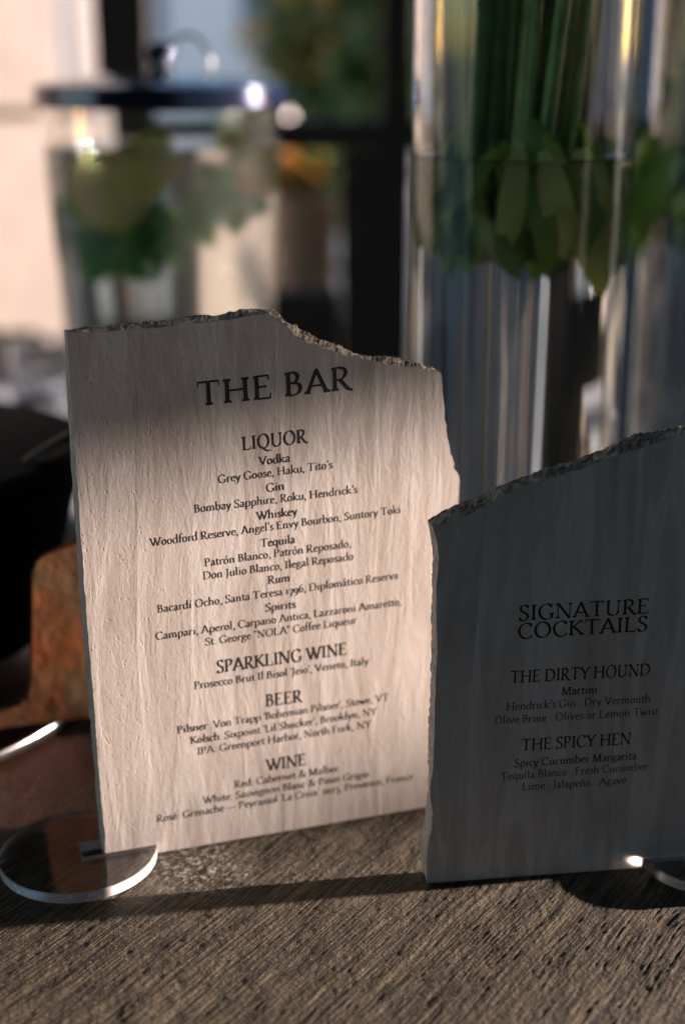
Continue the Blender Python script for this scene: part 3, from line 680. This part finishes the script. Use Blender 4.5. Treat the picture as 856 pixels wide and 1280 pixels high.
# ------------------------------------------------------------------ drinks dispenser
M_LEMW = glass('cloudy_lemon_water', 1.333, .11, (.97, .98, .92)); M_LEMW.node_tree.nodes['Principled BSDF'].inputs['Transmission Weight'].default_value = .93
def dispenser():
    Y = 1.42; c = at(207, 260, Y); base = at(207, 100, Y); c.z = 0
    ztop = at(207, 122, Y-.1).z
    root = thing('drinks_dispenser', 'large glass dispenser with black lid holding lemon and mint water', 'drinks dispenser', (c.x, Y, 0))
    rt = .116; rb = .098
    bm = bmesh.new(); lathe(bm, [(0, .0), (rb-.006, 0), (rb, .006), (rt, ztop-.01), (rt-.002, ztop), (rt-.006, ztop), (rt-.007, ztop-.012), (rb-.006, .018), (rb-.014, .012), (0, .012)], 96)
    bm_obj('glass_jar', bm, M_JAR, root, smooth=True)
    zl = ztop-.045; rl = rb + (rt-rb)*zl/ztop
    bm = bmesh.new(); lathe(bm, [(0, .0118), (rb-.0137, .0118), (rb-.0057, .0182), (rl-.0062, zl), (0, zl)], 96)
    w_ = tag(bm_obj('lemon_water', bm, M_LEMW, None, smooth=True), 'pale water in the lidded dispenser behind THE BAR sign', 'water'); w_.location = (c.x, Y, 0)
    black = simple('black_lid_metal', (.022, .032, .075), .14, .6, spec=.8)
    bm = bmesh.new(); lathe(bm, [(0, ztop+.020), (.05, ztop+.019), (rt-.012, ztop+.013), (rt+.004, ztop+.009), (rt+.005, ztop-.009), (rt+.0015, ztop-.011), (rt+.0012, ztop+.0015), (0, ztop+.0015)], 96)
    lid = bm_obj('lid', bm, black, root, smooth=True)
    bm = bmesh.new(); lathe(bm, [(0, ztop+.0485), (.012, ztop+.047), (.017, ztop+.040), (.012, ztop+.032), (.007, ztop+.026), (.014, ztop+.020)], 32)
    bm_obj('knob', bm, black, lid, smooth=True)
    bm = bmesh.new()
    pts = [(.028+.022*math.cos(a), -.01, ztop+.020+.034*math.sin(a)) for a in [math.pi*i/12 for i in range(13)]]
    tube(bm, pts, .0022, 8); bm_obj('handle', bm, simple('lid_wire', (.5, .5, .52), .2, 1), lid, smooth=True)
    bm = bmesh.new(); tube(bm, [(.0, -rb+.002, .05), (.0, -rb-.045, .05)], .010, 12); tube(bm, [(.0, -rb-.040, .052), (.0, -rb-.042, .02)], .007, 12)
    bm_obj('tap', bm, simple('tap_steel', (.6, .6, .6), .2, 1), root, smooth=True)
    # contents: lemon slices and sprigs of mint, each lifted out one by one
    peel = simple('lemon_peel', (.60, .46, .03), .5); pulp = simple('lemon_pulp', (.55, .48, .13), .4, scale=80)
    rr = random.Random(4)
    for i, (px, py, yy, rad_, rx, rz, lab) in enumerate([(142, 236, -.062, .038, 80, 8, 'big front lemon slice in the dispenser, half hidden by mint'), (185, 205, -.01, .033, 62, -30, 'lemon slice floating near the water surface, middle of the dispenser'), (296, 205, .01, .03, 70, 40, 'pale lemon slice at the right inside the dispenser')]):
        q = at(px, py, Y+yy)
        t_ = thing('lemon_slice', lab, 'lemon slice', q, R(rz), 'lemon slices in the dispenser'); t_.rotation_euler = (R(rx), 0, R(rz))
        bm = bmesh.new(); lathe(bm, [(rad_*.9, -.003), (rad_, -.0025), (rad_, .0025), (rad_*.9, .003)], 36, closed=True); bm_obj('peel', bm, peel, t_)
        bm = bmesh.new(); lathe(bm, [(0, -.0026), (rad_*.895, -.0026), (rad_*.895, .0026), (0, .0026)], 36); bm_obj('pulp', bm, pulp, t_)
    sprigs = [(122, 285, -.05), (150, 305, -.06), (185, 320, -.055), (215, 262, -.03), (250, 240, -.02), (140, 262, -.02), (118, 262, -.01), (278, 238, .0), (172, 280, -.02), (200, 295, -.05), (135, 318, -.045), (232, 262, -.045)]
    where = ['at the lower left', 'under the front lemon slice', 'lowest in the middle', 'right of the front lemon slice', 'at mid depth towards the right', 'behind the front lemon slice', 'against the left wall', 'at the right side', 'in the centre of the clump', 'lower right of the clump', 'at the very bottom left', 'at the right end of the clump']
    for k, (px, py, yy) in enumerate(sprigs):
        q = at(px, py, Y+yy); t_ = thing('mint_sprig', 'green mint sprig in the dispenser, ' + where[k], 'mint sprig', q, 0, 'mint sprigs in the dispenser')
        dirv = Vector((rr.uniform(-1, 1), rr.uniform(-.6, .6), rr.uniform(-1, .4))).normalized()
        b = bmesh.new(); tube(b, [-dirv*.022, (0, 0, 0), dirv*.022], .0014, 6); bm_obj('stem', b, M_STEM[1], t_, smooth=True)
        for j in range(11):
            bp = dirv*rr.uniform(-.028, .03); tp = bp + Vector((rr.uniform(-1, 1), rr.uniform(-1, 1), rr.uniform(-1, .7))).normalized()*rr.uniform(.024, .042)
            lim = []
            for w_p in (q+bp, q+tp):
                rx_, ry_ = w_p.x-c.x, w_p.y-Y; h_ = math.hypot(rx_, ry_); k_ = min(1, .084/max(h_, 1e-6)); lim.append(Vector((c.x+rx_*k_, Y+ry_*k_, w_p.z)) - q)
            bp, tp = lim
            b = bmesh.new(); blade(b, bp, tp, rr.uniform(.016, .026), .1, rr.uniform(-1.5, 1.5), 5); bm_obj('leaf', b, M_MINT, t_, smooth=True)
dispenser()

# ------------------------------------------------------------------ drinks tub on its tray, left
def tub_and_tray():
    cx, cy_ = -.300, .895
    # tray: rim passes through the line seen at the left edge
    tr = thing('serving_tray', 'round dark tray with a thin silver rim under the black tub', 'tray', (-.345, .868, 0))
    RT = .190
    bm = bmesh.new(); lathe(bm, [(0, .001), (RT-.004, .001), (RT-.003, .004), (0, .004)], 128)
    bm_obj('tray_base', bm, simple('tray_brown', (.07, .022, .008), .30, var=.5, scale=14), tr)
    bm = bmesh.new(); lathe(bm, [(RT-.004, .001), (RT, .002), (RT+.0025, .010), (RT+.0012, .0125), (RT-.001, .011), (RT-.003, .0045)], 160, closed=True)
    bm_obj('rim', bm, simple('tray_silver', (.62, .62, .63), .22, 1.0, scale=40), tr, smooth=True)
    tub = thing('ice_tub', 'black round tub at the left edge, standing in a mottled copper bracket', 'ice tub', (cx, cy_, .006))
    blk = simple('black_enamel', (.003, .003, .003), .7, spec=.05)
    bm = bmesh.new(); lathe(bm, [(0, .012), (.085, .012), (.098, .02), (.128, .135), (.134, .140), (.134, .146), (.126, .149), (.06, .155), (0, .157)], 96)
    bm_obj('bowl', bm, blk, tub, smooth=True)
    m, t, bb = mat('mottled_copper'); v = coords(t)
    f = noise(t, v, 16, 4, .5); g = noise(t, v, 26, 3)
    t.links.new(mix(t, ramp(t, g, [(.4, 0.), (.65, .8)]), ramp(t, f, [(.34, (.19, .035, .012)), (.48, (.36, .10, .035)), (.58, (.17, .10, .05)), (.70, (.42, .19, .09))]), (.17, .125, .07)), bb.inputs['Base Color'])
    bb.inputs['Metallic'].default_value = .35; bb.inputs['Roughness'].default_value = .24
    bump(t, bb, noise(t, v, 34, 3), .0022)
    # bracket: upright plate with a rounded shoulder whose foot flares out to the left, bent round the tub
    Yb = .775
    pl = [(-8, 985), (-30, 900), (0, 887), (22, 880), (33, 870), (37, 850), (38, 780), (38, 720), (43, 702), (54, 692), (75, 684), (100, 676), (150, 668), (155, 905), (130, 905), (101, 903), (96, 915), (70, 925), (45, 935), (10, 950)]
    vs = [at(x, y, Yb + (x-60)*.00044*.30) for x, y in pl]
    vs = [Vector((p.x, p.y, max(p.z, .0135))) for p in vs]
    bm = bmesh.new(); lo = [bm.verts.new(p - Vector((cx, cy_, .006))) for p in vs]; f_ = bm.faces.new(lo)
    r = bmesh.ops.extrude_face_region(bm, geom=[f_]); bmesh.ops.translate(bm, verts=[q for q in r['geom'] if isinstance(q, bmesh.types.BMVert)], vec=(0, .006, 0))
    bmesh.ops.recalc_face_normals(bm, faces=bm.faces[:])
    rim = [e for e in bm.edges if abs(e.verts[0].co.y-e.verts[1].co.y) < .004 and len(e.link_faces) == 2 and any(len(f.verts) > 6 for f in e.link_faces)]
    bmesh.ops.bevel(bm, geom=rim, offset=.0016, segments=2, affect='EDGES')
    bm_obj('bracket', bm, m, tub)
    # a steel scoop lying behind
    sp = thing('bar_scoop', 'dull metal scoop handle leaning over the tub rim behind the sign', 'scoop', (-.20, .86, .15))
    bm = bmesh.new(); tube(bm, [(-.035, -.02, -.022), (.015, .0, .008), (.06, .02, .03)], [.006, .007, .008], 10); bm_obj('handle', bm, simple('dull_steel', (.13, .12, .10), .4, .8), sp, smooth=True)
tub_and_tray()

# ------------------------------------------------------------------ cut glass tumblers, left rear
def tumblers():
    root = thing('glass_tumbler', 'x', 'tumbler', (0, 0, 0), 0, 'cut glass tumblers at the left')
    bm = bmesh.new(); n = 14; prof = [(0, 0), (.028, 0), (.033, .004), (.036, .045), (.0375, .090), (.0355, .091), (.034, .05), (.030, .016), (0, .014)]
    lathe(bm, prof, n*2)
    for v in bm.verts:
        if .006 < v.co.z < .06 and math.hypot(v.co.x, v.co.y) > .03:
            a = math.atan2(v.co.y, v.co.x); k = round(a/(math.pi/n)) % 2
            if k: v.co.x *= .98; v.co.y *= .98
    bm_obj('glass', bm, M_TUMB, root, smooth=True)
    spots = [(14, 588, 1.33, 'leftmost tumbler of the front row'), (70, 590, 1.36, 'tumbler nearest the left edge of THE BAR sign'), (30, 560, 1.46, 'tumbler second from the left, one row back'), (92, 560, 1.48, 'tumbler one row back, touching THE BAR sign'), (0, 535, 1.55, 'rearmost tumbler at the left edge'), (60, 530, 1.58, 'rearmost tumbler in the middle of its cluster')]
    for i, (px, py, Y, lab) in enumerate(spots):
        o = root if i == 0 else copy_tree(root)
        o.location = (at(px, py, Y).x, Y, 0.0); o.rotation_euler = (0, 0, i*.37); o['label'] = 'clear cut glass ' + lab
tumblers()

# ------------------------------------------------------------------ surroundings
GZ = -.9; XW = 5.6
def setting():
    m, t, b = mat('dry_ground'); v = coords(t); f = noise(t, v, .8, 6)
    t.links.new(ramp(t, f, [(.3, (.13, .125, .12)), (.7, (.24, .23, .22))]), b.inputs['Base Color']); b.inputs['Roughness'].default_value = .95
    bm = bmesh.new(); S = 900
    vs = [bm.verts.new(q) for q in ((-S, -S, GZ), (S, -S, GZ), (S, S, GZ), (-S, S, GZ))]; bm.faces.new(vs)
    o = bm_obj('ground', bm, m); o['kind'] = 'structure'
    # deck under the pavilion
    dk = simple('deck_timber', (.06, .045, .032), .8)
    bm = bmesh.new(); box(bm, -4.5, XW+.3, -1.9, 2.75, GZ+.02, GZ+.12); o = bm_obj('deck', bm, dk); o['kind'] = 'structure'
    dark = simple('dark_stained_timber', (.020, .016, .012), .75)
    # pavilion: posts and rail; its roof and walls are unseen, added to block light
    pv = thing('pavilion', 'dark timber pavilion round the bar table, with unseen roof and walls added to block light', 'pavilion', (0, .4, GZ+.12))
    def part(name, x0, x1, y0, y1, z0, z1, mt=dark, bev=.004):
        bm = bmesh.new(); box(bm, x0, x1, y0-.4, y1-.4, z0-(GZ+.12), z1-(GZ+.12), bev); return bm_obj(name, bm, mt, pv)
    part('roof', -4.4, XW+.2, -1.85, 2.6, 1.55, 1.62)  # unseen roof, added to cut the sky light
    part('sky_block_wall', -4.4, XW+.2, -1.85, -1.75, GZ+.12, 1.2)  # unseen wall behind the camera, added to dim light on the sign faces
    ey = lambda x, y: y + (XW-x)*math.tan(R(SUN_AZ)); ez = lambda x, z: z + (XW-x)*math.tan(R(SUN_EL))/math.cos(R(SUN_AZ))
    e1, e2, e3, e4 = ey(0, .42), ey(-.1, .672), ey(0, .90), ey(-.4, 1.22)  # unseen walls added below; their edges follow sun rays to shape the light
    part('sun_mask_wall', XW, XW+.08, -1.47, e1-.003, GZ+.12, 1.548)
    part('sun_mask_wall', XW, XW+.08, e1, e2-.003, GZ+.12, ez(.4, -.02))
    part('sun_mask_wall', XW, XW+.08, e2, e3-.003, GZ+.12, ez(-.15, .018))
    part('sun_mask_wall', XW, XW+.08, e3, e4-.003, GZ+.12, 1.548)
    part('sun_mask_wall', XW, XW+.08, e4, 2.43, GZ+.12, ez(-.1, -.1))
    part('beam', -4.4, XW+.2, 2.42, 2.56, 1.40, 1.548)
    for px0, px1, Y in ((124, 186, 2.48), (476, 516, 2.48)):
        a = at(px0, 60, Y).x; b_ = at(px1, 60, Y).x; part('post', a, b_, Y-.04, Y+.05, GZ+.12, 1.398)
    part('post', XW, XW+.12, -1.6, -1.472, GZ+.12, 1.548); part('post', XW, XW+.12, 2.44, 2.55, GZ+.12, 1.398)
    part('post', -4.30, -4.18, 2.44, 2.55, GZ+.12, 1.398)
    # rail between the posts
    xa, xb = at(186, 165, 2.48).x, at(476, 165, 2.48).x; zt, zb = at(428, 149, 2.5).z, at(428, 186, 2.5).z
    part('rail', xa+.001, xb-.001, 2.455, 2.515, zb, zt)
    part('rail', at(516, 165, 2.48).x+.001, XW-.01, 2.455, 2.515, zb, zt)
    rr = random.Random(11); x = at(516, 165, 2.48).x + .10
    worn = simple('worn_timber', (.34, .27, .22), .8); darkish = simple('grey_timber', (.12, .11, .10), .8)
    while x < 4.2:
        part('baluster', x, x+rr.uniform(.014, .034), 2.47, 2.50, GZ+.123, zb-.002, darkish if rr.random() < .5 else worn); x += rr.uniform(.10, .26)
    zk = at(428, 360, 2.5).z
    part('lower_panel', at(425, 165, 2.48).x+.001, at(476, 300, 2.48).x-.001, 2.46, 2.50, GZ+.13, zb-.003)
    part('lower_panel', xa+.001, at(425, 165, 2.48).x-.001, 2.46, 2.50, GZ+.13, zk)
    # unseen curtain, added: its level hem draws the soft shade line over THE BAR sign
    return pv
setting()
def curtain():
    XC = XW - .12; p = Vector(P1.o); 
    hem = at(300, 596, P1.o.y + .05).z + (XC-p.x-.08)*math.tan(R(SUN_EL))/math.cos(R(SUN_AZ))
    yc = p.y + (XC-p.x)*math.tan(R(SUN_AZ))
    m = simple('grey_canvas', (.16, .15, .14), .9, bm_=.002)
    t = m.node_tree; tp = N(t, 'BsdfTransparent'); mx = N(t, 'MixShader'); mx.inputs[0].default_value = .065      # part clear, to lighten the shade on THE BAR sign
    t.links.new(t.nodes['Principled BSDF'].outputs[0], mx.inputs[1]); t.links.new(tp.outputs[0], mx.inputs[2]); t.links.new(mx.outputs[0], t.nodes['Material Output'].inputs[0])
    root = thing('added_shade_curtain', 'unseen grey curtain added at the pavilion side to shade THE BAR sign', 'curtain', (XC, yc, hem))
    n = 60; y0, y1 = -1.0, .36; vs, fs = [], []
    for i in range(n+1):
        y = y0 + (y1-y0)*i/n
        for z in (0.02, .4, 1.54-hem): vs.append((.012*math.sin(i*.9), y, z))
    for i in range(n):
        for k in (0, 1): a = i*3+k; fs.append((a, a+1, a+4, a+3))
    o = link_mesh('cloth', vs, fs, m, root, True)
    bm = bmesh.new(); tube(bm, [(0, y0, .018), (0, y1, .018)], .003, 10); bm_obj('hem_roll', bm, m, root, True)
curtain()

# pale wall in the sun, left
def far_things():
    plaster = simple('pale_plaster', (.60, .50, .44), .9, var=.12, scale=2.2, bm_=.004)
    a = at(74, 60, 4.0); d = Vector((.93, .37, 0)).normalized()
    root = thing('plaster_wall', 'pale peach plaster wall in sunlight at the upper left', 'wall', (a.x, a.y, GZ), math.atan2(d.y, d.x))
    zs = at(30, 147, 3.8).z - GZ; zb = at(30, 432, 3.8).z - GZ
    bm = bmesh.new(); box(bm, -6, 0, 0, .25, zs+.014, 3.0, .006); bm_obj('upper_course', bm, plaster, root)
    bm = bmesh.new(); box(bm, -6, .03, -.02, .25, .0, zs-.014, .012); bm_obj('lower_course', bm, plaster, root)
    bm = bmesh.new(); box(bm, -6, -.02, .03, .24, zs-.013, zs+.013); bm_obj('joint', bm, simple('joint_brown', (.18, .12, .08), .9), root)
    # white post
    wp = at(82, 60, 4.4).x; wq = at(121, 60, 4.4).x
    bm = bmesh.new(); box(bm, wp, wq, 4.4, 4.5, GZ, 2.3, .006)
    tag(bm_obj('white_post', bm, simple('white_paint', (.80, .80, .80), .5, var=.04)), 'white painted post beside the pale wall, left of the black post', 'post')
    # hedge below the wall
    def hedge(name, x0, x1, y0, y1, z0, z1, label, m_, cat='hedge', n=1500, sz=.07):
        rr = random.Random(hash(label) % 1000 if False else len(label)); bm = bmesh.new()
        for i in range(n):
            c = Vector((rr.uniform(x0, x1), rr.uniform(y0, y1), z0 + (z1-z0)*rr.random()**.8)); dd = Vector((rr.gauss(0, 1), rr.gauss(0, 1), rr.gauss(0, 1))).normalized()
            blade(bm, c, c+dd*sz*rr.uniform(.6, 1.2), sz*.5, .1, rr.uniform(0, 6), 2)
        return tag(bm_obj(name, bm, m_), label, cat)
    dk_leaf = leaf_mat('dark_hedge_leaf', (.022, .035, .014))
    p0 = at(-60, 450, 3.2); p1 = at(120, 450, 3.2)
    hedge('low_hedge', p0.x-.2, p1.x+.05, 3.0, 3.4, GZ, at(30, 436, 3.1).z, 'low dark green hedge at the foot of the pale wall', dk_leaf)
    # shrub with orange leaves behind the rail
    org = leaf_mat('orange_leaf', (.42, .18, .03)); grn = leaf_mat('shrub_leaf', (.05, .085, .03)); gold = leaf_mat('golden_leaf', (.52, .32, .08))
    def shrub(name, label, cat, cx, cy_, z0, items):
        root = thing(name, label, cat, (cx, cy_, GZ)); rr = random.Random(len(label)*7)
        bm = bmesh.new()
        for k in range(5): tube(bm, [(rr.uniform(-.03, .03), 0, 0), (rr.uniform(-.15, .15), rr.uniform(-.1, .1), .5*(z0-GZ)), (rr.uniform(-.3, .3), rr.uniform(-.2, .2), (z0-GZ))], [.02, .012, .005], 6)
        bm_obj('trunk', bm, simple('bark', (.07, .05, .035), .9), root)
        for nm, m_, (x, z, rx, rz, n_, s_) in items:
            bm = bmesh.new()
            for i in range(n_):
                a_ = rr.uniform(0, 6.28); q = rr.random()**.5
                c = Vector((x-cx+rx*q*math.cos(a_), rr.uniform(-.35, .35), z-GZ+rz*q*math.sin(a_))); dd = Vector((rr.gauss(0, 1), rr.gauss(0, 1), rr.gauss(0, 1))).normalized()
                blade(bm, c, c+dd*s_*rr.uniform(.6, 1.3), s_*.5, .15, rr.uniform(0, 6), 2)
            o = bm_obj(nm, bm, m_, root); o['kind'] = 'stuff'
        return root
    Y = 3.6; A = lambda x, y: at(x, y, Y)
    s_ = Y/1778
    shrub('flowering_shrub', 'shrub with orange and green foliage seen under the dark rail', 'shrub', A(390, 220).x, Y, A(390, 180).z,
        [('foliage', grn, (A(400, 225).x, A(0, 225).z, 60*s_, 30*s_, 500, .07)), ('blossom', org, (A(375, 208).x, A(0, 208).z, 26*s_, 20*s_, 260, .05))])
    Y = 6.0; s_ = Y/1778
    tree = shrub('garden_tree', 'dark green tree with gaps of sky left of the dark post', 'tree', A(430, 60).x, Y, A(430, 60).z,
        [('crown', leaf_mat('tree_leaf', (.07, .12, .045)), (A(455, 20).x, A(0, 30).z, 105*s_, 135*s_, 1900, .13)),
         ('crown', gold, (A(372, 40).x, A(0, 40).z, 34*s_, 70*s_, 210, .12))])
    # bare branches against the sky
    hs = thing('sky_stand_in', 'pale lavender building wall added in place of bright sky, far behind the dispenser lid', 'backdrop', (at(186, 60, 13).x, 13, GZ))  # added block and its colour stand in for the bright lavender sky
    wd = at(352, 60, 13).x - at(186, 60, 13).x; pw = simple('lavender_sky_tone', (.88, .80, .80), .9, var=.08, scale=1.5)
    bm = bmesh.new(); box(bm, -2.2, wd, 0, 3, 0, 3.2, .01); bm_obj('wall', bm, pw, hs)
    bm = bmesh.new(); box(bm, -2.4, wd+.2, -.2, 3.2, 3.203, 3.4, .01); bm_obj('roof', bm, simple('slate', (.12, .12, .13), .8), hs)
    for k in range(3):
        bm = bmesh.new(); box(bm, -1.7+k*1.25, -1.1+k*1.25, -.012, -.002, 1.3, 2.4, .002); bm_obj('window', bm, simple('window_dark', (.20, .22, .28), .2), hs)
    bt = thing('bare_tree', 'bare branching tree against the pale sky above the dispenser lid', 'tree', (A(262, 60).x, 7.0, GZ)); rr = random.Random(12)
    bm = bmesh.new()
    def br(p, d_, L, r_, k):
        q = p + d_*L; tube(bm, [p, (p+q)/2 + Vector((rr.uniform(-.05, .05),)*3), q], [r_, r_*.8, r_*.6], 6)
        if k: [br(q, (d_ + Vector((rr.uniform(-.8, .8), rr.uniform(-.4, .4), rr.uniform(-.3, .5)))).normalized(), L*.75, r_*.6, k-1) for _ in range(3)]
    br(Vector((0, 0, 0)), Vector((.05, 0, 1)), .85, .045, 5)
    bm_obj('trunk', bm, simple('grey_bark', (.16, .14, .14), .9), bt)
    # terracotta planter below the shrub
    Y = 3.1; x0, x1 = at(346, 300, Y).x, at(421, 300, Y).x; zt_, zb_ = at(0, 248, Y).z, GZ
    bm = bmesh.new(); wd = (x1-x0)/2; lathe(bm, [(0, 0), (wd*.78, 0), (wd, (zt_-GZ)*.92), (wd*1.06, (zt_-GZ)*.925), (wd*1.06, zt_-GZ), (wd*.9, zt_-GZ), (wd*.88, (zt_-GZ)*.93), (0, (zt_-GZ)*.93)], 40)
    tag(bm_obj('planter', bm, simple('terracotta', (.42, .25, .17), .85)), 'tall peach terracotta planter under the orange shrub', 'planter').location = ((x0+x1)/2, Y, GZ)
    # far tree line
    fl_ = leaf_mat('far_leaf', (.05, .07, .035)); rr = random.Random(3); bm = bmesh.new()
    for i in range(2600):
        x = rr.choice((rr.uniform(1.5, 30), rr.uniform(-30, -9))); h = 1.6+1.2*math.sin(x*.35+1)+.7*math.sin(x*1.3)
        c = Vector((x, 34+rr.uniform(-1.5, 1.5), GZ+rr.uniform(0, max(.5, h)))); dd = Vector((rr.gauss(0, 1), rr.gauss(0, 1), rr.gauss(0, 1))).normalized()
        blade(bm, c, c+dd*.9, .6, .1, rr.uniform(0, 6), 2)
    o = bm_obj('far_woodland', bm, fl_); o['kind'] = 'stuff'; o['label'] = 'far line of dark trees on the horizon'; o['category'] = 'woodland'
far_things()
def blue_wall():
    m = simple('pale_blue_paint', (.47, .53, .64), .7, var=.2, scale=2.2)
    root = thing('painted_fence', 'pale blue painted board fence in shade, seen bent through the vase water', 'fence', (.20, 3.3, GZ), R(-4))
    x = 0; k = 0; rr = random.Random(2); m = [m, simple('pale_grey_blue_paint', (.58, .63, .70), .7, var=.15, scale=2), simple('worn_blue_paint', (.33, .39, .50), .7, var=.2, scale=2)]
    while x < 4.2:
        wd = rr.uniform(.14, .2); bm = bmesh.new(); box(bm, x, x+wd-.003, rr.uniform(-.012, .0), .025, .05, 1.75+rr.uniform(-.02, .02), .003); bm_obj('board', bm, rr.choice(m), root); x += wd; k += 1
    bm = bmesh.new(); box(bm, 0, 4.2, .027, .07, .5, .6); box(bm, 0, 4.2, .027, .07, 1.3, 1.4); bm_obj('back_rail', bm, m[0], root)
blue_wall()
